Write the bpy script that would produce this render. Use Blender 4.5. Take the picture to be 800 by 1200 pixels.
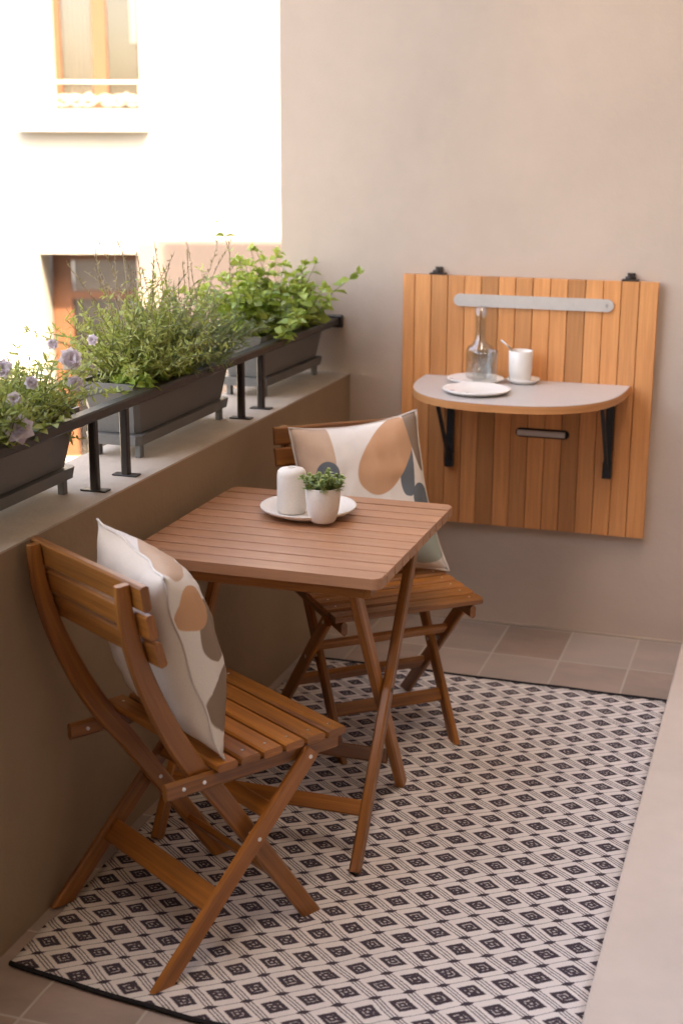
import bpy, math, random
from mathutils import Vector, Matrix, noise
random.seed(7)
S = bpy.context.scene
for o in list(bpy.data.objects): bpy.data.objects.remove(o)
COL = S.collection

# ---------------------------------------------------------------- camera
CX, CY, CZ = 1.4251, -4.4126, 1.6132
YAW, PIT, ROL = -0.3182, 0.2670, 0.0031
fwd = Vector((math.sin(YAW)*math.cos(PIT), math.cos(YAW)*math.cos(PIT), -math.sin(PIT)))
rgt = Vector((math.cos(YAW), -math.sin(YAW), 0)); upv = rgt.cross(fwd)
c_, s_ = math.cos(ROL), math.sin(ROL)
r2, u2 = c_*rgt + s_*upv, -s_*rgt + c_*upv
cam = bpy.data.cameras.new('camera'); co = bpy.data.objects.new('camera', cam); COL.objects.link(co)
m = Matrix((r2, u2, -fwd)).transposed().to_4x4(); m.translation = Vector((CX, CY, CZ)); co.matrix_world = m
cam.sensor_fit = 'VERTICAL'; cam.sensor_height = 36; cam.sensor_width = 24; cam.lens = 1624.9/1200*36
cam.clip_end = 300; cam.clip_start = .05
cam.dof.use_dof = True; cam.dof.focus_distance = 3.15; cam.dof.aperture_fstop = 3.2
S.camera = co

# ---------------------------------------------------------------- light
SUN_DIR = Vector((.685, -.729, 0)); SUN_EL = math.radians(48)
w = bpy.data.worlds.new('World'); S.world = w; w.use_nodes = True
nt = w.node_tree; bg = nt.nodes['Background']; sky = nt.nodes.new('ShaderNodeTexSky')
sky.sky_type = 'NISHITA'; sky.sun_disc = False; sky.sun_elevation = SUN_EL
sky.sun_rotation = math.atan2(SUN_DIR.x, SUN_DIR.y); sky.dust_density = 3.0; sky.air_density = .8
nt.links.new(sky.outputs[0], bg.inputs[0]); bg.inputs[1].default_value = .15
sl = bpy.data.lights.new('sun', 'SUN'); so = bpy.data.objects.new('sun', sl); COL.objects.link(so)
sl.energy = 2.0; sl.angle = math.radians(.5); sl.color = (1, .95, .88)
sd = Vector((SUN_DIR.x*math.cos(SUN_EL), SUN_DIR.y*math.cos(SUN_EL), math.sin(SUN_EL))).normalized()
so.rotation_euler = sd.to_track_quat('Z', 'Y').to_euler()
S.view_settings.view_transform = 'Standard'; S.view_settings.look = 'None'
S.view_settings.exposure = 3.80; S.view_settings.gamma = 1
S.view_settings.use_white_balance = True; S.view_settings.white_balance_temperature = 9100; S.view_settings.white_balance_tint = 12
S.render.engine = 'CYCLES'

# ---------------------------------------------------------------- helpers
class NB:
    """small node builder"""
    def __init__(s, name, rough=.6, spec=.4):
        s.m = bpy.data.materials.new(name); s.m.use_nodes = True
        s.t = s.m.node_tree; s.p = s.t.nodes['Principled BSDF']; s.out = s.t.nodes['Material Output']
        s.p.inputs['Roughness'].default_value = rough; s.p.inputs['Specular IOR Level'].default_value = spec
    def n(s, typ, **kw):
        x = s.t.nodes.new(typ)
        for k, v in kw.items(): setattr(x, k, v)
        return x
    def put(s, sock, v):
        if isinstance(v, bpy.types.NodeSocket): s.t.links.new(v, sock)
        elif isinstance(v, (tuple, list)) and sock.type == 'RGBA' and len(v) == 3: sock.default_value = (*v, 1)
        else: sock.default_value = v
    def math(s, op, a, b=0.0, c=None):
        x = s.n('ShaderNodeMath', operation=op); s.put(x.inputs[0], a); s.put(x.inputs[1], b)
        if c is not None: s.put(x.inputs[2], c)
        return x.outputs[0]
    def mix(s, f, a, b, bt='MIX'):
        x = s.n('ShaderNodeMix', data_type='RGBA', blend_type=bt)
        s.put(x.inputs[0], f); s.put(x.inputs[6], a); s.put(x.inputs[7], b); return x.outputs[2]
    def mul(s, col, f):  # colour times scalar socket
        x = s.n('ShaderNodeVectorMath', operation='SCALE'); s.put(x.inputs[0], col); s.put(x.inputs['Scale'], f); return x.outputs[0]
    def coord(s, what='Object'): return s.n('ShaderNodeTexCoord').outputs[what]
    def mapping(s, v, sc=(1,1,1), loc=(0,0,0)):
        x = s.n('ShaderNodeMapping'); s.put(x.inputs[0], v); x.inputs['Scale'].default_value = sc; x.inputs['Location'].default_value = loc; return x.outputs[0]
    def noise(s, v, scale, detail=4, rough=.55):
        x = s.n('ShaderNodeTexNoise'); s.put(x.inputs['Vector'], v); x.inputs['Scale'].default_value = scale
        x.inputs['Detail'].default_value = detail; x.inputs['Roughness'].default_value = rough; return x.outputs[0]
    def rng(s, v, a, b, c, d):
        x = s.n('ShaderNodeMapRange'); s.put(x.inputs[0], v)
        for i, k in enumerate((a, b, c, d)): x.inputs[i+1].default_value = k
        return x.outputs[0]
    def attr(s, name): return s.n('ShaderNodeAttribute', attribute_name=name)
    def bump(s, h, strength=.3, dist=.01):
        x = s.n('ShaderNodeBump'); s.put(x.inputs['Height'], h); x.inputs['Strength'].default_value = strength
        x.inputs['Distance'].default_value = dist; s.t.links.new(x.outputs[0], s.p.inputs['Normal'])
    def col(s, v): s.put(s.p.inputs['Base Color'], v)
    def sep(s, v):
        x = s.n('ShaderNodeSeparateXYZ'); s.put(x.inputs[0], v); return x.outputs

def plaster(name, c, rough=.85, var=.06, bs=.25, scale=60):
    b = NB(name, rough, .2); v = b.coord()
    n1 = b.noise(v, 1.6, 5); n2 = b.noise(v, scale, 4); n3 = b.noise(v, 14, 3)
    k = b.math('ADD', b.rng(n1, .3, .7, 1-var, 1+var), b.rng(n3, .3, .7, -var*.35, var*.35))
    b.col(b.mul(c, k)); b.bump(b.math('ADD', n2, b.math('MULTIPLY', n3, 1.5)), bs, .003); return b.m
def plain(name, c, rough=.5, spec=.5, metal=0, var=.05, scale=40, bs=.0):
    b = NB(name, rough, spec); b.p.inputs['Metallic'].default_value = metal
    n = b.noise(b.coord(), scale, 3); b.col(b.mul(c, b.rng(n, .3, .7, 1-var, 1+var)))
    if bs: b.bump(n, bs, .002)
    b.put(b.p.inputs['Roughness'], b.rng(n, .3, .7, max(.02, rough-.06), rough+.06)); return b.m
def wood(name, c1, c2, rough=.42, vary=.22, gloss=.45, grain=1.0):
    b = NB(name, rough, gloss); uv = b.coord('UV'); r = b.attr('rnd').outputs['Fac']
    g = b.noise(b.mapping(uv, (2.2, 60, 1)), 1.0, 6, .6)
    g2 = b.noise(b.mapping(uv, (9, 260, 1)), 1.0, 3, .6)
    g3 = b.noise(b.mapping(uv, (3, 9, 1)), 1.0, 3, .5)
    f = b.math('ADD', b.rng(g, .3, .7, 0, .75*grain), b.rng(g3, .3, .7, 0, .3))
    colr = b.mix(f, c1, c2)
    k = b.math('MULTIPLY', b.rng(r, 0, 1, 1-vary, 1+vary), b.rng(g2, .3, .75, 1.06, .84))
    b.col(b.mul(colr, k)); b.bump(g2, .18, .001)
    b.put(b.p.inputs['Roughness'], b.rng(g, .3, .7, rough-.08, rough+.12)); return b.m

class MB:
    def __init__(s): s.v = []; s.f = []; s.uv = []; s.r = []; s.sm = []; s.mi = []
    def face(s, idx, uv=None, r=.5, smooth=False, mi=0):
        s.f.append(tuple(idx)); s.uv.append(uv or [(s.v[i][0]+s.v[i][2]*.3, s.v[i][1]+s.v[i][2]) for i in idx]); s.r.append(r); s.sm.append(smooth); s.mi.append(mi)
    def box(s, a, b, r=None, axis=None, smooth=False):
        """axis-aligned box, uv runs along its longest axis"""
        a, b = Vector(a), Vector(b); d = [abs(b[i]-a[i]) for i in range(3)]
        ax = d.index(max(d)) if axis is None else axis
        k = len(s.v); r = random.random() if r is None else r; off = random.random()*20
        for z in (a.z, b.z):
            for y in (a.y, b.y):
                for x in (a.x, b.x): s.v.append(Vector((x, y, z)))
        o = [i for i in range(3) if i != ax]
        for q in ((0,2,3,1),(4,5,7,6),(0,1,5,4),(2,6,7,3),(0,4,6,2),(1,3,7,5)):
            idx = [k+i for i in q]
            s.face(idx, [(s.v[i][ax]+off, s.v[i][o[0]]+s.v[i][o[1]]*.7+off) for i in idx], r)
    def cbox(s, a, b, c=.003, r=None, axis=None):
        """box with chamfered long edges"""
        a, b = Vector(a), Vector(b); d = [abs(b[i]-a[i]) for i in range(3)]
        ax = d.index(max(d)) if axis is None else axis
        o = [i for i in range(3) if i != ax]; m = (a+b)/2
        p0, p1 = m.copy(), m.copy(); p0[ax] = min(a[ax], b[ax]); p1[ax] = max(a[ax], b[ax])
        side = Vector((0,0,0)); side[o[0]] = 1
        s.beam([p0, p1], side, d[o[0]], d[o[1]], c, r)
    def beam(s, path, side, wdt, hgt, c=.003, r=None, floor0=False, floor1=False, taper=None, round_=0):
        """sweep a chamfered rectangle; side = axis of its width"""
        path = [Vector(p) for p in path]; r = random.random() if r is None else r; off = random.random()*20
        side = Vector(side).normalized(); n = len(path); k0 = len(s.v); L = 0
        c = min(c, wdt*.45, hgt*.45); rings = []; us = []
        for i, p in enumerate(path):
            t = (path[min(i+1, n-1)]-path[max(i-1, 0)]).normalized()
            if i: L += (p-path[i-1]).length
            us.append(L); sd_ = (side - t*side.dot(t)).normalized(); nn = t.cross(sd_).normalized()
            kk = 1 if taper is None else taper[i]
            a, b = wdt/2, hgt/2*kk
            pr = [(-a,-b+c),(-a,b-c),(-a+c,b),(a-c,b),(a,b-c),(a,-b+c),(a-c,-b),(-a+c,-b)]
            ring = []
            for x, y in pr:
                q = p + sd_*x + nn*y
                if (i == 0 and floor0) or (i == n-1 and floor1): q = q + t*(-q.z/t.z)
                ring.append(len(s.v)); s.v.append(q)
            rings.append(ring)
        per = [0, hgt, hgt+c, hgt+wdt, hgt+wdt+c, 2*hgt+wdt, 2*hgt+wdt+c, 2*hgt+2*wdt, 2*hgt+2*wdt+c]
        for i in range(n-1):
            for j in range(8):
                j2 = (j+1) % 8
                s.face((rings[i][j], rings[i][j2], rings[i+1][j2], rings[i+1][j]),
                       [(us[i]+off, per[j]+off), (us[i]+off, per[j+1]+off), (us[i+1]+off, per[j+1]+off), (us[i+1]+off, per[j]+off)], r, smooth=n > 4 and False)
        for ring, u0 in ((rings[0][::-1], us[0]), (rings[-1], us[-1])):
            s.face(ring, [(off+.01*a_, off+.02*a_) for a_ in range(8)], r)
    def tube(s, path, rad, seg=8, r=.5, cap=True):
        path = [Vector(p) for p in path]; n = len(path); rings = []
        ref = Vector((0,0,1)) if abs((path[-1]-path[0]).normalized().z) < .9 else Vector((1,0,0))
        for i, p in enumerate(path):
            t = (path[min(i+1, n-1)]-path[max(i-1, 0)]).normalized(); a = t.cross(ref).normalized(); b = t.cross(a)
            rr = rad[i] if isinstance(rad, (list, tuple)) else rad
            ring = []
            for j in range(seg):
                an = 2*math.pi*j/seg; ring.append(len(s.v)); s.v.append(p + a*math.cos(an)*rr + b*math.sin(an)*rr)
            rings.append(ring)
        for i in range(n-1):
            for j in range(seg):
                j2 = (j+1) % seg; s.face((rings[i][j], rings[i+1][j], rings[i+1][j2], rings[i][j2]), None, r, True)
        if cap: s.face(rings[0], None, r); s.face(rings[-1][::-1], None, r)
    def lathe(s, prof, center=(0,0,0), seg=40, r=.5, wob=0.0):
        c = Vector(center); rings = []; ph = random.random()*6
        for (rad, z) in prof:
            ring = []
            for j in range(seg):
                an = 2*math.pi*j/seg; q = rad*(1+wob*math.sin(2*an+ph)); ring.append(len(s.v)); s.v.append(c + Vector((q*math.cos(an), q*math.sin(an), z)))
            rings.append(ring)
        for i in range(len(prof)-1):
            for j in range(seg):
                j2 = (j+1) % seg; s.face((rings[i][j], rings[i][j2], rings[i+1][j2], rings[i+1][j]), None, r, True)
        if prof[0][0] > 1e-4: s.face(rings[0][::-1], None, r)
        if prof[-1][0] > 1e-4: s.face(rings[-1], None, r)
    def poly(s, pts, z0, z1, r=.5):
        k = len(s.v); n = len(pts)
        for z in (z0, z1):
            for x, y in pts: s.v.append(Vector((x, y, z)))
        s.face([k+i for i in range(n)][::-1], None, r); s.face([k+n+i for i in range(n)], None, r)
        for i in range(n):
            j = (i+1) % n; s.face((k+i, k+j, k+n+j, k+n+i), None, r)
    def build(s, name, mats, parent=None, origin=None, merge=False):
        o_ = Vector(origin) if origin is not None else Vector((0,0,0))
        if parent is not None and origin is None: o_ = Vector((0,0,0))
        me = bpy.data.meshes.new(name)
        me.from_pydata([tuple(v-o_) for v in s.v], [], s.f)
        ul = me.uv_layers.new(name='UVMap'); at = me.attributes.new('rnd', 'FLOAT', 'FACE')
        flat = [c for f in s.uv for p in f for c in p]; ul.data.foreach_set('uv', flat)
        at.data.foreach_set('value', s.r); me.polygons.foreach_set('use_smooth', s.sm)
        mats = mats if isinstance(mats, (list, tuple)) else [mats]
        for mm in mats: me.materials.append(mm)
        me.polygons.foreach_set('material_index', s.mi); me.update()
        ob = bpy.data.objects.new(name, me); COL.objects.link(ob)
        if parent is not None: ob.parent = parent
        if origin is not None: ob.location = o_
        return ob
def tag(o, label=None, cat=None, group=None, kind=None):
    if label: o['label'] = label
    if cat: o['category'] = cat
    if group: o['group'] = group
    if kind: o['kind'] = kind
    return o
def empty(name, loc, rz=0, **kw):
    o = bpy.data.objects.new(name, None); COL.objects.link(o); o.location = loc; o.rotation_euler = (0,0,rz); o.empty_display_size = .1
    return tag(o, **kw)
def copy_tree(o, parent=None):
    c = o.copy(); COL.objects.link(c); c.parent = parent
    for ch in [x for x in COL.objects if x.parent == o]: copy_tree(ch, c)
    return c

# ---------------------------------------------------------------- materials
M = {}
M['wall'] = plaster('warm_beige_plaster', (.55, .437, .362), var=.055, bs=.35)
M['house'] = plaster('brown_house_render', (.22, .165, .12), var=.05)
M['parapet'] = plaster('tan_plaster', (.34, .235, .15), var=.08, bs=.35)
M['coping'] = plaster('lit_ledge_render', (.52, .42, .34), var=.13, bs=.5, scale=110)  # parapet plaster made paler, light on its top put into the colour
M['step'] = plaster('pale_stone', (.66, .55, .47), var=.07, bs=.2, rough=.7)
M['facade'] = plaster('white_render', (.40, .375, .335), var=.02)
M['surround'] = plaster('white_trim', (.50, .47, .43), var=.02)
M['shadow_patch'] = plaster('shade_taupe', (.165, .132, .115), var=.03)  # dark taupe holds the shadow falling low on the white building
M['asphalt'] = plaster('asphalt', (.06, .06, .058), var=.2)
M['teak'] = wood('oiled_acacia', (.46, .168, .034), (.19, .058, .012), rough=.34, vary=.24, gloss=.6)
M['teak_top'] = wood('sky_sheen_acacia', (.50, .245, .135), (.40, .185, .095), rough=.36, vary=.09, gloss=.6, grain=.7)  # same acacia as the legs, sky reflection put into its paler colour
M['panel'] = wood('golden_teak', (.70, .315, .125), (.50, .190, .062), rough=.43, vary=.27, grain=.8)
M['orange_wood'] = wood('orange_frame_wood', (.14, .056, .026), (.11, .040, .018), rough=.5, vary=.05)
M['steel'] = plain('brushed_steel', (.55, .54, .52), .35, .5, 1.0, .08, 90)
M['screw'] = plain('zinc_screw', (.75, .73, .70), .3, .5, .9)
M['iron'] = plain('dark_painted_iron', (.032, .022, .018), .42, .5, 0, .2, 60, .1)
M['black'] = plain('black_powdercoat', (.016, .016, .018), .42, .5, 0, .1)
M['planter'] = plain('anthracite_plastic', (.15, .14, .132), .42, .45, 0, .08, 120, .15)
M['soil'] = plaster('potting_soil', (.035, .022, .014), var=.4, bs=1)
M['ceramic'] = plain('white_ceramic', (.80, .76, .72), .32, .5, 0, .02, 20)
M['stoneware'] = plain('matt_cream_stoneware', (.74, .67, .60), .55, .4, 0, .04, 200, .1)
M['laminate'] = plain('pale_grey_laminate', (.50, .455, .43), .38, .5, 0, .03, 30)
M['strip'] = plain('pale_grey_metal', (.55, .50, .46), .45, .5, .2, .03, 60)
M['dark'] = plain('dark_gap', (.02, .015, .012), .8, .2)
b = NB('clear_glass', .0, .5); b.p.inputs['Transmission Weight'].default_value = 1; b.p.inputs['IOR'].default_value = 1.45; b.col((.97, .99, .98)); M['solid_glass'] = b.m
b = NB('window_glass'); tr = b.n('ShaderNodeBsdfTransparent'); gl = b.n('ShaderNodeBsdfGlossy'); gl.inputs['Roughness'].default_value = .02
fr = b.n('ShaderNodeFresnel'); mx = b.n('ShaderNodeMixShader'); b.t.links.new(fr.outputs[0], mx.inputs[0]); b.t.links.new(tr.outputs[0], mx.inputs[1]); b.t.links.new(gl.outputs[0], mx.inputs[2]); b.t.links.new(mx.outputs[0], b.out.inputs[0]); M['pane'] = b.m
b = NB('thin_glass'); tr = b.n('ShaderNodeBsdfTransparent'); tr.inputs[0].default_value = (.93,.94,.93,1); gl = b.n('ShaderNodeBsdfGlossy'); gl.inputs['Roughness'].default_value = .04
lw = b.n('ShaderNodeLayerWeight'); lw.inputs[0].default_value = .35; mx = b.n('ShaderNodeMixShader'); b.put(mx.inputs[0], b.math('ADD', .05, b.math('MULTIPLY', lw.outputs['Facing'], .32))); b.t.links.new(tr.outputs[0], mx.inputs[1]); b.t.links.new(gl.outputs[0], mx.inputs[2]); b.t.links.new(mx.outputs[0], b.out.inputs[0]); M['thin_glass'] = b.m
M['curtain'] = plain('beige_curtain', (.15, .12, .10), .8, .1)
M['room'] = plain('grey_room', (.085, .07, .058), .8, .1)

def leaf_mat(name, c1, c2, trans=.35, rough=.45):
    b = NB(name, rough, .45); r = b.attr('rnd').outputs['Fac']; col = b.mix(r, c1, c2)
    b.col(col); t = b.n('ShaderNodeBsdfTranslucent'); b.put(t.inputs[0], b.mix(.35, col, (.35, .42, .04)))
    mx = b.n('ShaderNodeMixShader'); mx.inputs[0].default_value = trans
    b.t.links.new(b.p.outputs[0], mx.inputs[1]); b.t.links.new(t.outputs[0], mx.inputs[2]); b.t.links.new(mx.outputs[0], b.out.inputs[0]); return b.m
M['mint'] = leaf_mat('fresh_green_leaf', (.17, .26, .035), (.46, .54, .12))
M['herb'] = leaf_mat('yellow_green_leaf', (.22, .27, .06), (.54, .56, .19))
M['rosemary'] = leaf_mat('grey_green_needle', (.10, .15, .055), (.30, .36, .16), .25)
M['stem'] = leaf_mat('green_stem', (.14, .16, .05), (.24, .22, .10), .1)
M['drystem'] = leaf_mat('brown_stem', (.24, .18, .11), (.40, .31, .20), .15)
M['petal'] = leaf_mat('lilac_petal', (.76, .62, .78), (.90, .82, .88), .35)
M['succulent'] = leaf_mat('succulent_leaf', (.13, .22, .05), (.50, .55, .24), .2)

# floor tiles
b = NB('slate_floor_tiles', .55, .4); P = b.coord(); x, y, z = b.sep(P)
tx = b.math('DIVIDE', b.math('ADD', x, 5-.585+.217*10), .217); ty = b.math('DIVIDE', b.math('ADD', y, .285+.27*30), .27)
fx, fy = b.math('FRACT', tx), b.math('FRACT', ty)
ex = b.math('MULTIPLY', b.math('MINIMUM', fx, b.math('SUBTRACT', 1, fx)), .217); ey = b.math('MULTIPLY', b.math('MINIMUM', fy, b.math('SUBTRACT', 1, fy)), .27)
edge = b.math('MINIMUM', ex, ey)
wn = b.n('ShaderNodeTexWhiteNoise', noise_dimensions='2D'); cb = b.n('ShaderNodeCombineXYZ'); b.put(cb.inputs[0], b.math('FLOOR', tx)); b.put(cb.inputs[1], b.math('FLOOR', ty)); b.put(wn.inputs['Vector'], cb.outputs[0])
ad = b.n('ShaderNodeVectorMath', operation='ADD'); b.put(ad.inputs[0], P); b.put(ad.inputs[1], wn.outputs['Color'])
n1 = b.noise(b.mapping(ad.outputs[0], (5, 9, 1)), 1.0, 6, .6); n2 = b.noise(ad.outputs[0], 45, 4)
base = b.mix(b.rng(n1, .35, .65, 0, 1), (.29, .215, .175), (.44, .31, .245))
base = b.mix(b.rng(wn.outputs['Value'], 0, 1, 0, .6), base, (.33, .285, .26))
base = b.mul(base, b.rng(wn.outputs['Value'], 0, 1, .86, 1.12))
g = b.rng(edge, .0022, .0042, 1, 0)
b.col(b.mix(g, base, (.46, .39, .34))); hh = b.math('ADD', b.math('MULTIPLY', n1, .5), b.math('MULTIPLY', n2, .15)); hh = b.math('SUBTRACT', hh, b.math('MULTIPLY', g, .5))
b.bump(hh, .35, .004); b.put(b.p.inputs['Roughness'], b.rng(n1, .3, .7, .42, .62)); M['tiles'] = b.m

# rug
b = NB('woven_rug', .92, .15); P = b.coord(); wob = b.n('ShaderNodeTexNoise'); b.put(wob.inputs['Vector'], P); wob.inputs['Scale'].default_value = 9; wob.inputs['Detail'].default_value = 2
vm = b.n('ShaderNodeVectorMath', operation='MULTIPLY_ADD'); b.put(vm.inputs[0], wob.outputs['Color']); vm.inputs[1].default_value = (.012, .012, 0); b.put(vm.inputs[2], P)
fz = b.n('ShaderNodeTexNoise'); b.put(fz.inputs['Vector'], P); fz.inputs['Scale'].default_value = 260; fz.inputs['Detail'].default_value = 1
vm2 = b.n('ShaderNodeVectorMath', operation='MULTIPLY_ADD'); b.put(vm2.inputs[0], fz.outputs['Color']); vm2.inputs[1].default_value = (.0034, .0034, 0); b.put(vm2.inputs[2], vm.outputs[0])
x, y, z = b.sep(vm2.outputs[0])
A_, B_ = .0575, .0438
X = b.math('DIVIDE', b.math('ADD', x, -.0711-.0075), 2*A_)
Y0 = b.math('ADD', b.math('ADD', y, 2.1194-.0075), b.math('MULTIPLY', x, .03)); Y = b.math('DIVIDE', Y0, 2*B_)
s1 = b.math('ADD', X, Y); t1 = b.math('SUBTRACT', X, Y)
def cen(v): return b.math('SUBTRACT', b.math('FRACT', b.math('ADD', v, 100.5)), .5)
ss, tt = cen(s1), cen(t1); as_, at_ = b.math('ABSOLUTE', ss), b.math('ABSOLUTE', tt)
mxx = b.math('MAXIMUM', as_, at_)
def lt(v, k, soft=.02): return b.rng(v, k-soft, k+soft, 1, 0)
big = lt(mxx, .262)
ring = b.math('MULTIPLY', lt(mxx, .15, .015), b.math('SUBTRACT', 1, lt(mxx, .105, .015)))
dot = lt(mxx, .035, .015)
brk = b.rng(b.noise(P, 170, 1), .45, .55, 0, 1)
big = b.math('SUBTRACT', big, b.math('MULTIPLY', b.math('MAXIMUM', b.math('MULTIPLY', ring, brk), dot), .62))
hs, ht = b.math('SUBTRACT', .5, as_), b.math('SUBTRACT', .5, at_)
lines = None
for k in (.0, .098):
    l = lt(b.math('ABSOLUTE', b.math('SUBTRACT', hs, k)), .022, .012); lines = l if lines is None else b.math('MAXIMUM', lines, l)
lines = b.math('MULTIPLY', lines, .78)
zig = b.math('MULTIPLY', lt(ht, .020, .016), .55)
star = lt(b.math('ADD', b.math('DIVIDE', hs, .26), b.math('DIVIDE', ht, .105)), .95, .18)
lo = b.math('MULTIPLY', b.math('MULTIPLY', lt(hs, .03, .02), lt(ht, .13, .03)), .9)
dk = b.math('MAXIMUM', b.math('MAXIMUM', big, b.math('MAXIMUM', lines, zig)), star)
wv = b.noise(b.mapping(P, (420, 700, 1)), 1.0, 2); n1 = b.noise(P, 3, 3)
light = b.mul((.80, .72, .67), b.math('MULTIPLY', b.rng(wv, .3, .7, .84, 1.08), b.rng(n1, .3, .7, .95, 1.05)))
dark = b.mul((.058, .042, .050), b.rng(wv, .3, .7, .6, 1.7))
b.col(b.mix(dk, light, dark)); b.bump(b.math('ADD', wv, b.math('MULTIPLY', dk, .3)), .5, .003); M['rug'] = b.m
M['binding'] = plain('black_binding', (.02, .017, .018), .85, .2, 0, .3, 200, .4)

def fabric(name, base, shapes):
    b = NB(name, .9, .15); uv = b.coord('UV'); col = base
    u_, v_, _ = b.sep(uv)
    for (cx, cy, rx, ry, rot, p, c) in shapes:
        dx, dy = b.math('SUBTRACT', u_, cx), b.math('SUBTRACT', v_, cy); ca, sa = math.cos(rot), math.sin(rot)
        xx = b.math('ABSOLUTE', b.math('DIVIDE', b.math('ADD', b.math('MULTIPLY', dx, ca), b.math('MULTIPLY', dy, sa)), rx))
        yy = b.math('ABSOLUTE', b.math('DIVIDE', b.math('SUBTRACT', b.math('MULTIPLY', dy, ca), b.math('MULTIPLY', dx, sa)), ry))
        d = b.math('ADD', b.math('POWER', xx, p), b.math('POWER', yy, p))
        col = b.mix(b.rng(d, .96, 1.04, 1, 0), col, c)
    wv = b.noise(b.mapping(uv, (260, 330, 1)), 1.0, 2); n = b.noise(uv, 5, 3)
    b.col(b.mul(col, b.rng(wv, .3, .7, .90, 1.08))); b.bump(b.math('ADD', b.math('MULTIPLY', wv, .2), n), .45, .01); return b.m
cream, orange, slate, taupe, peach, sage = (.76,.69,.63), (.56,.31,.18), (.135,.15,.165), (.27,.19,.14), (.58,.40,.29), (.33,.36,.31)
M['pillow_far'] = fabric('printed_cushion_cotton', cream, [
    (.13,.86,.155,.19,.06,6,peach), (.22,.655,.085,.085,0,2,slate), (.815,.66,.062,.19,-.15,3,slate),
    (.68,.75,.155,.30,-.75,2.5,orange), (.945,.85,.065,.23,.14,2.2,taupe), (.905,.45,.085,.10,0,2,slate), (.86,.17,.16,.13,.3,2.4,sage), (.35,.2,.14,.17,.4,2.2,orange)])
M['pillow_near'] = fabric('printed_cushion_linen', cream, [
    (.55,.93,.36,.07,.08,3,peach), (.80,.56,.15,.155,.1,2.3,taupe), (.885,.745,.115,.115,0,2,orange),
    (.86,.22,.15,.15,.5,1.6,taupe), (.62,.30,.14,.17,.3,2.2,(.36,.28,.22)), (.3,.5,.15,.2,.3,2.2,orange), (.2,.2,.1,.1,0,2,slate)])
M['cushion_back'] = fabric('plain_cushion_back', (.66,.56,.47), [])
M['piping'] = plain('cushion_seam', (.66,.58,.52), .9, .1)

# ---------------------------------------------------------------- setting
H = .8317
def grid_sheet(mb, x0, x1, y0, y1, z):
    k = len(mb.v)
    for (x_, y_) in ((x0,y0),(x1,y0),(x1,y1),(x0,y1)): mb.v.append(Vector((x_, y_, z)))
    mb.face((k,k+1,k+2,k+3))
g_ = MB(); grid_sheet(g_, -90, 90, -90, 90, -6.5); tag(g_.build('ground', M['asphalt']), kind='structure')
f_ = MB(); f_.box((-.249, -6.4, -.30), (2.3, .001, 0)); tag(f_.build('balcony_floor', M['tiles']), kind='structure')
# far end wall with outer edge left of the parapet
e_ = MB(); e_.box((-.2435, .0, -6.4), (2.6, .32, 4.6)); tag(e_.build('end_wall', M['wall'], origin=(1.2, .16, 0)), 'tall warm beige plastered wall at the far end of the balcony, behind the fold-down table', 'wall')
pw = empty('parapet_wall', (-.125, -3.2, 0), label='low brown plastered balcony parapet with pale ledge carrying the planters', cat='wall')
p_ = MB(); p_.box((-.25, -6.4, 0), (0, -.001, H-.005)); 
o = p_.build('wall_body', M['parapet'], pw); o.location = -Vector(pw.location)
p_ = MB(); p_.box((-.252, -6.4, H-.005), (.0015, -.001, H)); o = p_.build('ledge', M['coping'], pw); o.location = -Vector(pw.location)
s_ = MB(); s_.cbox((1.158, -6.4, .001), (2.3, -.002, .06), .004, axis=1); tag(s_.build('doorstep', M['step'], origin=(1.7, -3.2, 0)), 'pale beige stone step along the right edge of the rug', 'step')
g_ = MB(); g_.box((.0, -.009, .0015), (1.157, -.0005, .006)); tag(g_.build('grout_joint', M['coping'], origin=(.5, -.005, 0)), 'pale grout line where the floor tiles meet the far wall', 'grout joint')
h_ = MB(); h_.box((2.3, -6.4, -6.4), (2.7, .0, 7.0)); tag(h_.build('house_wall', M['house'], origin=(2.5, -3.2, 0)), 'tall beige house wall along the right side of the balcony', 'wall')
h_ = MB(); h_.box((-1.5, -7.6, -6.4), (3.5, -6.4, 9)); tag(h_.build('rear_wall', M['house'], origin=(1, -7, 0)), 'tall beige house wall closing the near end of the balcony', 'wall')

h_ = MB(); h_.box((-.26, -6.4, 3.5), (.95, -.001, 3.7)); tag(h_.build('shading_slab', M['wall'], origin=(.3, -3, 3.6)), 'beige slab added overhead, out of view, to shade the floor and parapet', 'slab')  # unseen slab, added and trimmed to block overhead skylight
# building across the courtyard
NV = Vector((math.sin(YAW), math.cos(YAW), 0)); RV = Vector((math.cos(YAW), -math.sin(YAW), 0)); CP = Vector((CX, CY, 0)); D0 = 14.0
def fp(r, d, z): return CP + RV*r + NV*(D0+d) + Vector((0,0,z))
def fbox(mb, r0, r1, d0, d1, z0, z1, rnd=None, axis=None):
    k = len(mb.v); rnd = random.random() if rnd is None else rnd
    dd = [abs(r1-r0), abs(d1-d0), abs(z1-z0)]; ax = dd.index(max(dd)); o2 = [i for i in range(3) if i != ax]; loc = []
    for z in (z0, z1):
        for d in (d0, d1):
            for r in (r0, r1): mb.v.append(fp(r, d, z)); loc.append((r, d, z))
    for q in ((0,2,3,1),(4,5,7,6),(0,1,5,4),(2,6,7,3),(0,4,6,2),(1,3,7,5)):
        mb.face([k+i for i in q], [(loc[i][ax], loc[i][o2[0]]+loc[i][o2[1]]) for i in q], rnd)
ab = empty('apartment_building', (0,0,0), label='sunlit white apartment building across the courtyard with orange-framed windows', cat='building')
ab.location = fp(0, 0, -6.5); AL = Vector(ab.location)
def fpart(name, mb, mat, par=None):
    o = mb.build(name, mat, par or ab)
    if par is None: o.location = -AL
    return o
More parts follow.
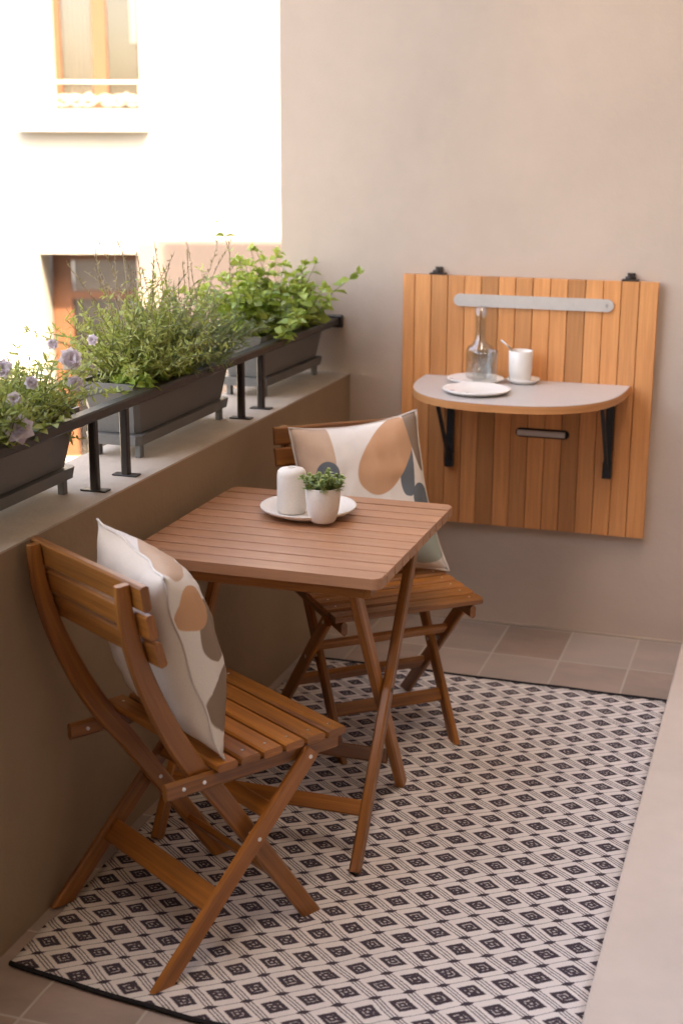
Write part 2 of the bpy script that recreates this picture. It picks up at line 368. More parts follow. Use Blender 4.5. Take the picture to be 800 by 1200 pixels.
W1 = (-2.80, -1.945, 1.785, 3.45, .16); W2 = (-3.02, -1.975, -1.75, .447, .5)
f_ = MB(); T = .6
rs = [-16, W2[0], W1[0], W2[1], W1[1], 12]; zs = [-6.5, W2[2], W2[3], W1[2], W1[3], 6.2]
for i in range(5):
    for j in range(5):
        rm, zm = (rs[i]+rs[i+1])/2, (zs[j]+zs[j+1])/2
        if any(w_[0] < rm < w_[1] and w_[2] < zm < w_[3] for w_ in (W1, W2)): continue
        k = len(f_.v)
        for (r_, z_) in ((rs[i],zs[j]),(rs[i+1],zs[j]),(rs[i+1],zs[j+1]),(rs[i],zs[j+1])): f_.v.append(fp(r_, 0, z_))
        f_.face((k,k+1,k+2,k+3))
for w_ in (W1, W2):
    for (ra, rb, za, zb) in ((w_[0],w_[0],w_[2],w_[3]),(w_[1],w_[1],w_[2],w_[3]),(w_[0],w_[1],w_[2],w_[2]),(w_[0],w_[1],w_[3],w_[3])):
        k = len(f_.v)
        pts = [fp(ra,0,za),fp(rb,0,za) if za == zb else fp(ra,0,zb),fp(rb,T,zb) ,fp(ra,T,za)] if za == zb else [fp(ra,0,za),fp(ra,0,zb),fp(ra,T,zb),fp(ra,T,za)]
        f_.v += pts; f_.face((k,k+1,k+2,k+3))
fpart('wall', f_, M['facade'])
# upper window
win = fpart('window_surround', (lambda mb: (fbox(mb,-3.14,W1[0],-.035,-.001,1.77,3.6), fbox(mb,-3.14,-1.87,-.16,-.001,1.625,1.77), fbox(mb,W1[1],-1.89,-.035,-.001,1.77,3.6)) and mb)(MB()), M['surround'])
def window(w_, posts, rails, pane, room):
    r0, r1, z0, z1, dp = w_
    fm = MB()
    for (a, c) in posts: fbox(fm, a, c, dp, dp+.07, z0, z1)
    for (a, c, ra, rb) in rails: fbox(fm, ra, rb, dp+.003, dp+.067, a, c)
    fo = fpart('window', fm, M['orange_wood']); fo['label'] = 'orange wooden window'
    gm = MB(); fbox(gm, r0, r1, dp+.03, dp+.036, z0, z1); g = gm.build('pane', M['pane'], fo)
    return fo
wo = window(W1, [(-2.80,-2.735),(-2.43,-2.29),(-1.99,-1.944)], [(1.785,1.835,-2.735,-2.43),(3.2,3.3,-2.735,-2.29),(1.785,1.80,-2.29,-1.99)], None, None)
m_ = MB()
cv = []
for i in range(41):
    r_ = -2.76+.40*i/40; d_ = .33+.012*math.sin(i*1.3); cv.append((r_, d_))
for i in range(40):
    k = len(m_.v)
    for (q_, z_) in ((cv[i],1.83),(cv[i+1],1.83),(cv[i+1],3.4),(cv[i],3.4)): m_.v.append(fp(q_[0], q_[1], z_))
    m_.face((k,k+1,k+2,k+3), None, .5, True)
m_.build('curtain', M['curtain'], wo)
m_ = MB(); fbox(m_, -3.1, -1.3, .598, 1.2, 1.5, 3.8)
m_.build('room_interior', M['room'], wo)
m_ = MB(); fbox(m_, -2.09, -1.97, .40, .43, 2.46, 3.4); m_.build('shutter_box', M['surround'], wo)
wo = window(W2, [(-3.0,-2.80),(-2.06,-1.975)], [(.33,.446,-2.80,-2.06),(-.06,.02,-2.80,-2.06)], None, None)
m_ = MB(); fbox(m_, -2.79, -2.05, .59, .9, .02, .33); m_.build('blind', M['curtain'], wo)
m_ = MB(); fbox(m_, -3.1, -1.9, .597, 1.5, -1.8, .01); m_.build('room_interior', M['room'], wo)
# iron guard with scrolls in front of the upper window
gd = MB()
gd.tube([fp(-2.80, -.02, 2.075), fp(-1.945, -.02, 2.075)], .012)
gd.tube([fp(-2.80, -.02, 1.815), fp(-1.945, -.02, 1.815)], .006)
def scroll(cx_, cz_, sg, sc=1.0):
    pts = []
    for i in range(26):
        a = i/25*math.pi*3.1; rr = .012+.052*(1-i/25); pts.append(fp(cx_+sg*math.cos(a)*rr*sc*1.5, -.02, cz_+math.sin(a)*rr*sc))
    gd.tube(pts, .0055, 6)
for cx_, sg in ((-2.70,1),(-2.58,-1),(-2.46,1),(-2.28,-1),(-2.16,1),(-2.04,-1)): scroll(cx_, 1.90, sg)
for i in range(6):
    a = fp(-2.66+.12*i, -.02, 1.86); c = fp(-2.56+.12*i, -.02, 1.95+.03*math.sin(i*2)); gd.tube([a, (a+c)/2+Vector((0,0,.02)), c], .006, 6)
for r_ in (-2.79, -1.955): gd.tube([fp(r_, -.02, 1.82), fp(r_, -.02, 2.08)], .011, 6)
fpart('window_guard', gd, M['surround'])
# unseen block added behind the end wall to shadow the white building
an = MB(); k = 0; c0 = Vector((2.63, .34, 0))
SB = Vector((-.685, .729, 0))
for z_ in (-6.5, 10.45):
    for (a_, d_) in ((0,0),(7,0),(7,2),(0,2)): an.v.append(c0 + RV*a_ + SB*d_ + Vector((0,0,z_)))
for q in ((3,2,1,0),(4,5,6,7),(0,1,5,4),(1,2,6,5),(2,3,7,6),(3,0,4,7)): an.face(q)
tag(an.build('shadow_caster', M['wall'], origin=c0+Vector((3,2,-6.5))), 'tall beige block added out of view behind the end wall to cast shadow', 'building')

an = MB(); fbox(an, -1.965, 6, -.5, -.002, -6.5, .58)  # box added before the facade, coloured as its shadow patch
tag(an.build('shadow_patch', M['shadow_patch'], origin=fp(2, -.5, -6.5)), 'low taupe box added for the shadow on the white building, seen above the mint', 'building')

# ---------------------------------------------------------------- railing on the ledge
rl = empty('railing', (-.05, -3, H), label='dark iron handrail on short paired posts along the ledge', cat='railing')
RL = Vector(rl.location)
def rpart(name, mb, mat): o = mb.build(name, mat, rl); o.location = -RL; return o
m_ = MB(); m_.cbox((-.068, -6.3, .994), (-.034, -.018, 1.018), .004, axis=1); rpart('handrail', m_, M['iron'])
m_ = MB(); m_.cbox((-.078, -.018, .985), (-.024, -.0005, 1.026), .004, axis=0); rpart('wall_bracket', m_, M['iron'])
for y_ in (-.685, -.838, -1.552, -1.705, -2.42, -2.57, -3.3, -3.45, -4.2, -4.35):
    m_ = MB(); m_.cbox((-.061, y_-.009, H+.004), (-.041, y_+.009, .994), .003, axis=2); rpart('post', m_, M['iron'])
    m_ = MB(); m_.cbox((-.082, y_-.014, H+.0005), (-.020, y_+.014, H+.004), .001, axis=0); rpart('foot_plate', m_, M['iron'])

# ---------------------------------------------------------------- planters
def trough(name, y0, y1, x_near, x_far, label):
    """open tapered trough; y0 near end, y1 far end; x_near/x_far the inner face at each end"""
    cy = (y0+y1)/2; L = y1-y0; xi = (x_near+x_far)/2; W_ = .17
    e = empty(name, (xi-W_/2, cy, H), 0, label=label, cat='planter', group='planters standing on the ledge')
    ang = math.atan2(x_near-x_far, L)  # small yaw
    e.rotation_euler = (0, 0, ang)
    zb, zt = .062, .192
    def ring(mb, hw, hl, z):
        k = len(mb.v); c = .012
        for (x_, y_) in ((-hw+c,-hl),(hw-c,-hl),(hw,-hl+c),(hw,hl-c),(hw-c,hl),(-hw+c,hl),(-hw,hl-c),(-hw,-hl+c)): mb.v.append(Vector((x_, y_, z)))
        return [k+i for i in range(8)]
    def join(mb, a, c_2):
        for i in range(8):
            j = (i+1) % 8; mb.face((a[i], a[j], c_2[j], c_2[i]))
    m_ = MB(); hw, hl = W_/2, L/2
    a = ring(m_, hw-.022, hl-.042, zb); m_.face(a[::-1]); b1 = ring(m_, hw-.006, hl-.008, zt-.016); join(m_, a, b1)
    b2 = ring(m_, hw, hl, zt-.015); join(m_, b1, b2); b3 = ring(m_, hw, hl, zt); join(m_, b2, b3)
    b4 = ring(m_, hw-.006, hl-.006, zt); join(m_, b3, b4); b5 = ring(m_, hw-.010, hl-.012, zt-.03); join(m_, b4, b5)
    m_.build('box', M['planter'], e)
    m_ = MB(); b5 = ring(m_, hw-.011, hl-.013, zt-.028); m_.face(b5)
    m_.build('soil', M['soil'], e)
    m_ = MB(); a = ring(m_, hw-.012, hl-.024, .034); m_.face(a[::-1]); b1 = ring(m_, hw-.008, hl-.020, .060); join(m_, a, b1); m_.face(b1)
    m_.build('drip_tray', M['planter'], e)
    for sx in (-1, 1):
        for sy in (-1, 1):
            m_ = MB(); m_.cbox((sx*(hw-.028)-.008, sy*(hl-.055)-.010, .0005), (sx*(hw-.028)+.008, sy*(hl-.055)+.010, .035), .002, axis=2); m_.build('foot', M['planter'], e)
    return e
trough('planter', -2.315, -1.70, -.078, -.078, 'dark grey trough planter at the left edge of the photo, holding lilac flowers')
trough('planter', -1.425, -.815, -.078, -.078, 'middle dark grey trough planter, holding the bushy rosemary and tall dry stalks')
trough('planter', -.555, -.02, -.088, -.072, 'dark grey trough planter against the far wall, holding bright leafy mint')

# ---------------------------------------------------------------- plants
def leaf(mb, p, d, nrm, L, W_, r, fold=.25, mi=0, pts=1):
    """one pointed leaf of 2 x 3 quads folded on its midrib"""
    d = d.normalized(); sd_ = d.cross(nrm)
    if sd_.length < 1e-3: sd_ = d.cross(Vector((1,.2,0)))
    sd_.normalize(); up_ = sd_.cross(d).normalized(); k = len(mb.v)
    prof = ((0,.12),(.3,.85),(.62,1.0),(1,.06)) if pts == 1 else ((0,.3),(.5,1),(1,.2))
    for t, wv_ in prof:
        c = p + d*(L*t) - up_*(L*.22*t*t)
        mb.v += [c - sd_*(W_/2*wv_) + up_*(W_*fold*wv_), c, c + sd_*(W_/2*wv_) + up_*(W_*fold*wv_)]
    for i in range(len(prof)-1):
        a = k+3*i
        mb.face((a,a+1,a+4,a+3), None, r, True, mi); mb.face((a+1,a+2,a+5,a+4), None, r, True, mi)
def rv(sc=1): return Vector((random.gauss(0,1), random.gauss(0,1), random.gauss(0,1)))*sc
def needle(mb, p, d, L, W_, r, mi=0):
    sd_ = d.cross(rv()).normalized()*W_/2; k = len(mb.v)
    mb.v += [p-sd_, p+sd_, p+d*L*.6+sd_*.9, p+d*L, p+d*L*.6-sd_*.9]; mb.face((k,k+1,k+2,k+3,k+4), None, r, False, mi)
def bendy(p, d, L, n=7, droop=.3, jit=.12):
    pts = [p.copy()]; d = d.normalized()
    for i in range(n):
        d = (d + rv(jit) + Vector((0,0,-droop/n))).normalized(); pts.append(pts[-1]+d*(L/n))
    return pts
ZS = H+.165
def plant(name, label, cat, loc, builder, mats, group=None):
    fol, stm = MB(), MB(); builder(fol, stm)
    e = empty(name, loc, label=label, cat=cat, group=group)
    if stm.f: o = stm.build('stem', mats[1], e); o.location = -Vector(loc)
    o = fol.build('foliage', mats[0], e); o.location = -Vector(loc); return e
def mint(x0, y0, dx, dy, n, hmax, lsz=.032, lean=.5):
    def f(fol, stm):
        for i in range(n):
            p = Vector((x0+random.uniform(-dx,dx), y0+random.uniform(-dy,dy), ZS-.01))
            out = Vector(((p.x-x0)/dx*.5, (p.y-y0)/dy*.75, 0)); h = hmax*random.uniform(.45,1)*(1-.25*abs((p.y-y0)/dy))
            pts = bendy(p, Vector((0,0,1))+out*lean+rv(.12), h, 8, .25, .11); stm.tube(pts, [.0022-.0013*q/8 for q in range(9)], 5, random.random(), False)
            a = random.random()*6
            for j in range(2, 9):
                a += 1.57+random.uniform(-.3,.3); sz = lsz*random.uniform(.7,1.15)*(1 if j < 7 else .7)
                for sg in (0, math.pi):
                    if random.random() < .12: continue
                    dd = Vector((math.cos(a+sg), math.sin(a+sg), random.uniform(-.25,.5))); leaf(fol, pts[j], dd, Vector((0,0,1))+rv(.35), sz, sz*.72, random.random())
            for q in range(3):
                leaf(fol, pts[8], rv()+Vector((0,0,1.4)), rv(), lsz*.5, lsz*.3, .5+.5*random.random())
    return f
def bushy_needles(x0, y0, dx, dy, n, hmax, droopy=.4, nl=.02, nw=.0022, lean=.8, dens=26):
    def f(fol, stm):
        for i in range(n):
            p = Vector((x0+random.uniform(-dx,dx)*.8, y0+random.uniform(-dy,dy)*.8, ZS-.01))
            out = Vector(((p.x-x0)/dx*.8, (p.y-y0)/dy, 0)); pts = bendy(p, Vector((0,0,1))+out*lean+rv(.18), hmax*random.uniform(.5,1), 9, droopy, .12)
            stm.tube(pts, [.0018-.0012*q/9 for q in range(10)], 4, random.random(), False); br = random.random()
            for j in range(dens):
                t = .12+.88*j/dens*9/9; q = t*9; k = min(8, int(q)); c = pts[k].lerp(pts[k+1], q-k); tan = (pts[k+1]-pts[k]).normalized()
                for _ in range(3):
                    d = (tan*.8+rv(.6)).normalized(); needle(fol, c, d, nl*random.uniform(.7,1.3), nw, min(1, max(0, br*.6+random.random()*.45)))
    return f
def feathery(x0, y0, dx, dy, n, hmax):
    def f(fol, stm):
        for i in range(n):
            p = Vector((x0+random.uniform(-dx,dx)*.8, y0+random.uniform(-dy,dy)*.8, ZS-.01))
            out = Vector(((p.x-x0)/dx*.7, (p.y-y0)/dy, 0)); pts = bendy(p, Vector((0,0,1))+out*.8+rv(.18), hmax*random.uniform(.45,1), 8, .3, .14)
            stm.tube(pts, [.0018-.0011*q/8 for q in range(9)], 4, random.random(), False); br = random.random()
            for j in range(16):
                q = 1.2+6.7*j/16; k = min(7, int(q)); c = pts[k].lerp(pts[k+1], q-k)
                for _ in range(2):
                    leaf(fol, c, rv()+Vector((0,0,.5)), rv()+Vector((0,0,1)), random.uniform(.012,.026), random.uniform(.004,.008), min(1, br*.5+random.random()*.5), .2, 0, 2)
    return f
def stalks(x0, y0, dx, dy, n, h0, h1):
    def f(fol, stm):
        for i in range(n):
            p = Vector((x0+random.uniform(-dx,dx), y0+random.uniform(-dy,dy), ZS)); pts = bendy(p, Vector((0,0,1))+rv(.22), random.uniform(h0,h1), 10, .05, .09)
            stm.tube(pts, [.0014-.0006*q/10 for q in range(11)], 4, random.random(), False)
            for j in range(14):
                q = 6.3+3.6*j/14; k = min(9, int(q)); c = pts[k].lerp(pts[k+1], q-k)
                needle(fol, c, (rv(.7)+Vector((0,0,1))).normalized(), random.uniform(.006,.014), .0035, random.random())
    return f
def sprig(fol, stm):
    pts = [Vector((-.15+.012*math.sin(i*1.1), -.50-.24*(i/9)**.8, ZS+.372*(i/9))) for i in range(10)]
    stm.tube(pts, [.0024-.0015*q/9 for q in range(10)], 5, .5, False); a = 0
    for j in range(2, 10):
        a += 1.4
        for sg in (0, math.pi):
            if (j*7+int(sg)) % 5 == 0: continue
            leaf(fol, pts[j], Vector((math.cos(a+sg), math.sin(a+sg), .25)), Vector((0,-.3,1))+rv(.3), random.uniform(.026,.040), .025, random.random())
plant('mint_plant', 'bright green bushy mint in the trough against the far wall', 'plant', (-.16,-.27,ZS), mint(-.145,-.33,.08,.19,72,.32,.048,.7), (M['mint'], M['stem']))
plant('mint_sprig', 'tall thin mint sprig rising above the left of the leafy bush', 'plant', (-.17,-.52,ZS),
      lambda fol, stm: sprig(fol, stm), (M['mint'], M['stem']))
plant('rosemary_plant', 'dense grey-green rosemary at the right of the middle trough', 'plant', (-.16,-1.0,ZS), bushy_needles(-.15,-1.0,.065,.14,150,.24,.5), (M['rosemary'], M['drystem']))
plant('herb_plant', 'feathery yellow-green herb at the left of the middle trough', 'plant', (-.16,-1.3,ZS), feathery(-.15,-1.25,.07,.11,170,.32), (M['herb'], M['stem']))
plant('dry_stalks', 'thin brown flower stalks standing high above the middle trough', 'plant', (-.17,-1.15,ZS), stalks(-.17,-1.13,.06,.22,34,.20,.40), (M['drystem'], M['drystem']))
plant('parsley_plant', 'small bright leafy parsley hanging over the rail of the middle trough', 'plant', (-.11,-1.28,ZS), mint(-.10,-1.29,.022,.10,40,.12,.030,1.0), (M['mint'], M['stem']))
# flowering plant on the left
def flowering(fol, stm):
    feathery(-.15,-2.02,.085,.26,260,.21)(fol, stm); mint(-.14,-2.0,.08,.24,34,.17,.028,1.0)(fol, stm)
fl = plant('flowering_plant', 'leafy plant with lilac blossoms in the trough at the left edge', 'plant', (-.16,-1.95,ZS), flowering, (M['herb'], M['stem']))
FL = Vector(fl.location)
def blossom(c, face, R_):
    m_ = MB(); face = face.normalized(); a = face.cross(Vector((0,0,1))).normalized(); b_ = a.cross(face)
    for lay in range(4):
        for k in range(7):
            an = k*.9+lay*.45; d = (a*math.cos(an)+b_*math.sin(an)+face*(.15+.35*lay)).normalized()
            leaf(m_, c, d, face+rv(.25), R_*(1-.14*lay), R_*.85, random.random(), .12)
    o = m_.build('blossom', M['petal'], fl); o.location = -FL
for c, R_ in (((-.02,-2.063,1.047),.032), ((-.06,-1.773,1.140),.028), ((-.05,-1.777,1.088),.020), ((-.10,-1.977,1.149),.022), ((-.08,-1.905,1.110),.016), ((-.12,-1.741,1.165),.014), ((-.12,-1.56,1.150),.014), ((-.04,-2.04,1.10),.018)):
    blossom(Vector(c), Vector((.55,-.75,.35))+rv(.15), R_)

# ---------------------------------------------------------------- rug
m_ = MB(); nx, ny = 46, 70; RX0, RX1, RY0, RY1 = .034, 1.152, -2.297, -.527; idx = {}
def rugpt(i, j, dz=0):
    u = i/nx; v = j/ny; x = RX0+(RX1-RX0)*u; y = RY0+(RY1-RY0)*v
    y += -.055*math.sin(math.pi*min(1, u*1.0))*(1-v)**3 + .004*noise.noise(Vector((x*6, v*3, 1)))
    x += (.004*noise.noise(Vector((y*14, 3, 0)))+.003*noise.noise(Vector((y*60, 9, 0))))*(1 if u < .5 else .5)*(1.6 if i == 0 else 1 if i == nx else .3)
    z = .0085 + .0032*noise.noise(Vector((x*7, y*7, 0))) + dz
    return Vector((x, y, z))
for j in range(ny+1):
    for i in range(nx+1): idx[i,j] = len(m_.v); m_.v.append(rugpt(i,j))
for j in range(ny):
    for i in range(nx): m_.face((idx[i,j],idx[i+1,j],idx[i+1,j+1],idx[i,j+1]), None, .5, True)
rim = [(i,0) for i in range(nx)]+[(nx,j) for j in range(ny)]+[(i,ny) for i in range(nx,0,-1)]+[(0,j) for j in range(ny,0,-1)]
k0 = len(m_.v)
for (i,j) in rim: p = m_.v[idx[i,j]]; m_.v.append(Vector((p.x,p.y,.001)))
for q in range(len(rim)):
    q2 = (q+1) % len(rim); m_.face((idx[rim[q]], k0+q, k0+q2, idx[rim[q2]]))
RG = Vector((.6,-1.4,0)); rg = empty('rug', RG, label='flat-woven black and cream diamond-pattern rug under the table and chairs', cat='rug')
o = m_.build('woven_field', M['rug'], rg); o.location = -RG
for j in (0, ny):
    m_ = MB(); pts = [rugpt(i, j)+Vector((0, (-.003 if j == 0 else .003), -.0005)) for i in range(nx+1)]
    if j: pts.append(rugpt(nx, ny-1)+Vector((.002,0,0)))
    m_.tube(pts, .0052, 7); o = m_.build('binding', M['binding'], rg); o.location = -RG

# ---------------------------------------------------------------- chairs
def make_chair():
    e = empty('folding_chair', (0,0,0), cat='chair', group='folding chairs at the small table')
    T_ = M['teak']; X = Vector((1,0,0))
    post = [(-.036,.822),(-.031,.765),(-.018,.70),(.004,.63),(.033,.56),(.067,.49),(.106,.425),(.163,.345),(.278,.172),(.392,0)]
    tp_ = [.66,.8,.92,1,1.06,1.12,1.12,1.05,1,1]; fine, ft = [], []
    for i in range(len(post)-1):
        q = [Vector(post[max(0, min(len(post)-1, i+k))]) for k in (-1,0,1,2)]
        for k in range(4):
            t = k/4; fine.append(.5*(2*q[1]+(q[2]-q[0])*t+(2*q[0]-5*q[1]+4*q[2]-q[3])*t*t+(3*q[1]-q[0]-3*q[2]+q[3])*t**3)); ft.append(tp_[i]*(1-t)+tp_[i+1]*t)
    fine.append(Vector(post[-1])); ft.append(1)
    for sg in (-1, 1):
        m_ = MB(); m_.beam([(sg*.166, f, z) for f, z in fine], X, .017, .040, .004, None, False, True, taper=ft); o = m_.build('back_leg', T_, e)
        s2 = MB(); zf = .243; s2.tube([(sg*.156, .232, zf), (sg*.2075, .232, zf)], .0045, 10, .5); s2.build('bolt', M['screw'], o)
        m_ = MB(); m_.beam([(sg*.1985, .0, 0), (sg*.1985, .372, .394)], X, .016, .040, .004, None, True, False); o = m_.build('front_leg', T_, e)
        s2 = MB(); s2.tube([(sg*.19, .362, .384), (sg*.2080, .362, .384)], .0045, 10, .5); s2.build('bolt', M['screw'], o)
        m_ = MB(); m_.beam([(sg*.182, .03, .398), (sg*.182, .448, .390)], X, .016, .036, .006); o = m_.build('seat_rail', T_, e)
        for f in (.068, .115):
            s2 = MB(); s2.tube([(sg*.17, f, .398), (sg*.1912, f, .398)], .004, 10, .5); s2.build('bolt', M['screw'], o)
    for i in range(6):
        f0 = .136+.0545*i; z0 = .4165-.0013*i; m_ = MB(); m_.cbox((-.208, f0, z0), (.208, f0+.0455, z0+.017), .004, axis=0); o = m_.build('seat_slat', T_, e)
        for sg in (-1, 1):
            s2 = MB(); s2.tube([(sg*.178, f0+.023, z0+.0165), (sg*.178, f0+.023, z0+.0178)], .003, 8, .5); s2.build('screw', M['screw'], o)
    for (f, z, t) in ((-.010, .800, -.12), (.001, .743, -.20), (.017, .686, -.26)):
        m_ = MB(); c = Vector((0, f, z)); m_.beam([c-X*.206, c+X*.206], Vector((0, math.sin(t), math.cos(t))), .050, .018, .004); m_.build('back_slat', T_, e)
    for (f, z, hw, dirf) in ((.135+.178, .11, .158, -.72), (.27, .285, .190, 0)):
        m_ = MB(); ax = Vector((0, .6, -.8)) if dirf else Vector((0,.70,.71)); 
        m_.beam([(-hw, f, z), (hw, f, z)], ax, .036, .015, .003); m_.build('stretcher', T_, e)
    m_ = MB(); m_.beam([(-.190, .128, .135), (.190, .128, .135)], Vector((0,.70,.72)), .052, .016, .003); m_.build('stretcher', T_, e)
    return e
BN = Vector((.193,-2.179,0)); FN = Vector((.5303,.8478,0)).normalized(); RN = Vector((FN.y,-FN.x,0))
BF = Vector((.247,-.808,0)); FF = Vector((.6469,-.7626,0)).normalized(); RF = Vector((FF.y,-FF.x,0))
ZR = .0095
ch = make_chair(); c2 = copy_tree(ch)
for o_, B, F_, lab in ((ch, BN, FN, 'slatted brown folding chair nearest the camera, its back towards us'), (c2, BF, FF, 'slatted brown folding chair behind the table, facing the camera')):
    o_.location = (B.x, B.y, ZR); o_.rotation_euler = (0,0,math.atan2(-F_.x, F_.y)); o_['label'] = lab
def cw(B, F_, R_, lat, f, z): return B + R_*lat + F_*f + Vector((0,0,z))

def pillow(name, corners, nrm_hint, thick, mats, label, sag=.10, seed=1, bend=0.0):
    """corners BL, BR, TR, TL in world"""
    N = 34; BL, BR, TR, TL = corners; nm = (BR-BL).cross(TL-BL).normalized()
    if nm.dot(nrm_hint) < 0: nm = -nm
    m_ = MB(); ids = {}
    cen = (BL+BR+TR+TL)/4
    def P_(s, t, side):
        u, v = 2*s-1, 2*t-1
        # edges drawn in between the corners
        su = u*(1-sag*(1-v*v)*abs(u)**3); sv = v*(1-sag*(1-u*u)*abs(v)**3); s2, t2 = (su+1)/2, (sv+1)/2
        p = BL*(1-s2)*(1-t2)+BR*s2*(1-t2)+TR*s2*t2+TL*(1-s2)*t2
        h = max(0, (1-abs(u)**2.6)*(1-abs(v)**2.6))**.62
        wr = .010*noise.noise(Vector((u*3+seed, v*3, side))) + .006*noise.noise(Vector((u*8+seed, v*5, side*2)))
        er = .007*math.sin(9*(u+v)+seed)*(1-h)*(abs(u)+abs(v))/2
        return p + nm*(side*(thick/2*h + wr*h) + er*.6 + bend*(u*u-.5))
    for side in (1, -1):
        for j in range(N+1):
            for i in range(N+1):
                if side == -1 and (i in (0,N) or j in (0,N)): ids[side,i,j] = ids[1,i,j]; continue
                ids[side,i,j] = len(m_.v); m_.v.append(P_(i/N, j/N, side))
        for j in range(N):
            for i in range(N):
                q = [(i,j),(i+1,j),(i+1,j+1),(i,j+1)]; q = q if side == 1 else q[::-1]
                m_.face([ids[side,a,c] for a,c in q], [(a/N, c/N) for a,c in q], .5, True, 0 if side == 1 else 1)
    m_.v = [v for v in m_.v]
    e = empty(name, (cen.x, cen.y, min(c.z for c in corners)), label=label, cat='cushion', group='printed cushions on the chairs'); EL = Vector(e.location)
    o = m_.build('cover', mats, e); o.location = -EL
    rim_ = [(i,0) for i in range(N)]+[(N,j) for j in range(N)]+[(i,N) for i in range(N,0,-1)]+[(0,j) for j in range(N,-1,-1)]
    s2 = MB(); s2.tube([m_.v[ids[1,a,c]] for a,c in rim_], .0028, 6); o = s2.build('piping', M['piping'], e); o.location = -EL
    return e
pillow('cushion', [cw(BN,FN,RN,-.20,.215,.458), cw(BN,FN,RN,.20,.165,.448), cw(BN,FN,RN,.19,.045,.836), cw(BN,FN,RN,-.150,.110,.864)], FN, .18,
       [M['pillow_near'], M['cushion_back']], 'printed cushion seen edge-on against the slats of the nearest chair', seed=3, bend=-.02)
pillow('cushion', [cw(BF,FF,RF,.195,.17,.458), cw(BF,FF,RF,-.215,.235,.446), cw(BF,FF,RF,-.190,.060,.868), cw(BF,FF,RF,.185,.050,.842)], FF, .14,
       [M['pillow_far'], M['cushion_back']], 'printed cushion with a large orange oval, front facing us, on the chair behind the table', seed=8)

# ---------------------------------------------------------------- small table
TX0, TX1, TY0, TY1 = .041, .638, -1.765, -1.121
tb = empty('folding_table', ((TX0+TX1)/2, (TY0+TY1)/2, 0), label='square slatted brown folding table between the two chairs', cat='table'); TL_ = Vector(tb.location)
def tp(name, mb, mat, par=None):
    o = mb.build(name, mat, par or tb); o.location = -TL_ if par is None else (0,0,0); return o
NS = 11; pt_ = (TY1-TY0+.0075)/NS
for i in range(NS):
    y0 = TY0+pt_*i; m_ = MB(); c = .002
    if i in (0, NS-1):  # rounded outer corners
        y1 = y0+pt_-.0075; R_ = .022; pts = []
        out = -1 if i == 0 else 1; yo, yi = (y0, y1) if i == 0 else (y1, y0)
        pts = [(TX0, yi), (TX0, yo-out*R_)]
        for a in range(1, 7): th = a/6*math.pi/2; pts.append((TX0+R_*(1-math.cos(th)), yo-out*R_*(1-math.sin(th))))
        for a in range(1, 7): th = a/6*math.pi/2; pts.append((TX1-R_*(1-math.sin(th)), yo-out*R_*(1-math.cos(th))))
        pts.append((TX1, yi)); pts = pts if i == 0 else pts[::-1]
        m_.poly(pts, .686, .708, random.random()); m_.poly([(x_ + (.0015 if x_ < .3 else -.0015), y_) for x_, y_ in pts], .7081, .710, m_.r[0])
        m_.uv = [[(m_.v[q][0]+i*3.1, m_.v[q][1]+m_.v[q][2]+i) for q in f] for f in m_.f]
    else: m_.cbox((TX0, y0, .686), (TX1, y0+pt_-.0075, .710), .0010, axis=0)
    tp('top_slat', m_, M['teak_top'])
for y_ in (TY0+.035, TY1-.055):
    m_ = MB(); m_.cbox((TX0+.035, y_, .652), (TX1-.035, y_+.02, .6857), .003, axis=0); tp('apron', m_, M['teak'])
for x_ in (TX0+.02, TX1-.045):
    m_ = MB(); m_.cbox((x_, TY0+.02, .662), (x_+.02, TY1-.02, .6855), .003, axis=1); tp('top_rail', m_, M['teak'])
for sg, xa, xb in ((-1, .095, .118), (1, .583, .560)):
    m_ = MB(); m_.beam([(xa, -1.752, ZR), (xa, -1.27, .690)], (1,0,0), .022, .036, .004); tp('leg', m_, M['teak'])
    m_ = MB(); m_.beam([(xb, -1.292, ZR), (xb, -1.715, .690)], (1,0,0), .022, .036, .004); o = tp('leg', m_, M['teak'])
    s2 = MB(); s2.tube([(xa+sg*.013, -1.511, .357), (xb-sg*.013, -1.511, .357)], .006, 10, .5); s2.build('bolt', M['black'], o)
for (y_, z_, xa, xb) in ((-1.675, .13, .095+.011, .583-.011), (-1.385, .125, .118+.011, .56-.011)):
    m_ = MB(); m_.beam([(xa, y_, z_), (xb, y_, z_)], (0,.55,.83), .036, .016, .003); tp('stretcher', m_, M['teak'])

# things on the small table
def lathed(name, prof, c, mat, label, cat, wob=0.0, group=None, seg=48):
    m_ = MB(); m_.lathe(prof, c, seg, wob=wob); return tag(m_.build(name, mat, origin=c), label, cat, group)
PZ = .7105; PC = (.323, -1.325, PZ)
lathed('plate', [(0,.0),(.07,.0),(.074,.003),(.108,.015),(.118,.022),(.1185,.025),(.115,.0255),(.103,.020),(.078,.010),(.0,.009)], PC, M['stoneware'], 'round cream plate on the slatted table under a vase and a potted plant', 'plate', .006)
VC = (.290, -1.352, PZ+.0095)
lathed('vase', [(0,0),(.029,0),(.034,.004),(.0355,.02),(.036,.07),(.0355,.096),(.0335,.104),(.029,.109),(.021,.1112),(.012,.1115),(.0105,.1125),(.0095,.1115),(.009,.105),(.009,.07),(0,.069)], VC, M['stoneware'], 'small white narrow-mouthed ceramic vase on the plate, left of the potted plant', 'vase')
QC = Vector((.388, -1.405, PZ+.0095)); 
pt = empty('potted_plant', QC, label='small succulent in a cream pot on the plate, right of the vase', cat='potted plant')
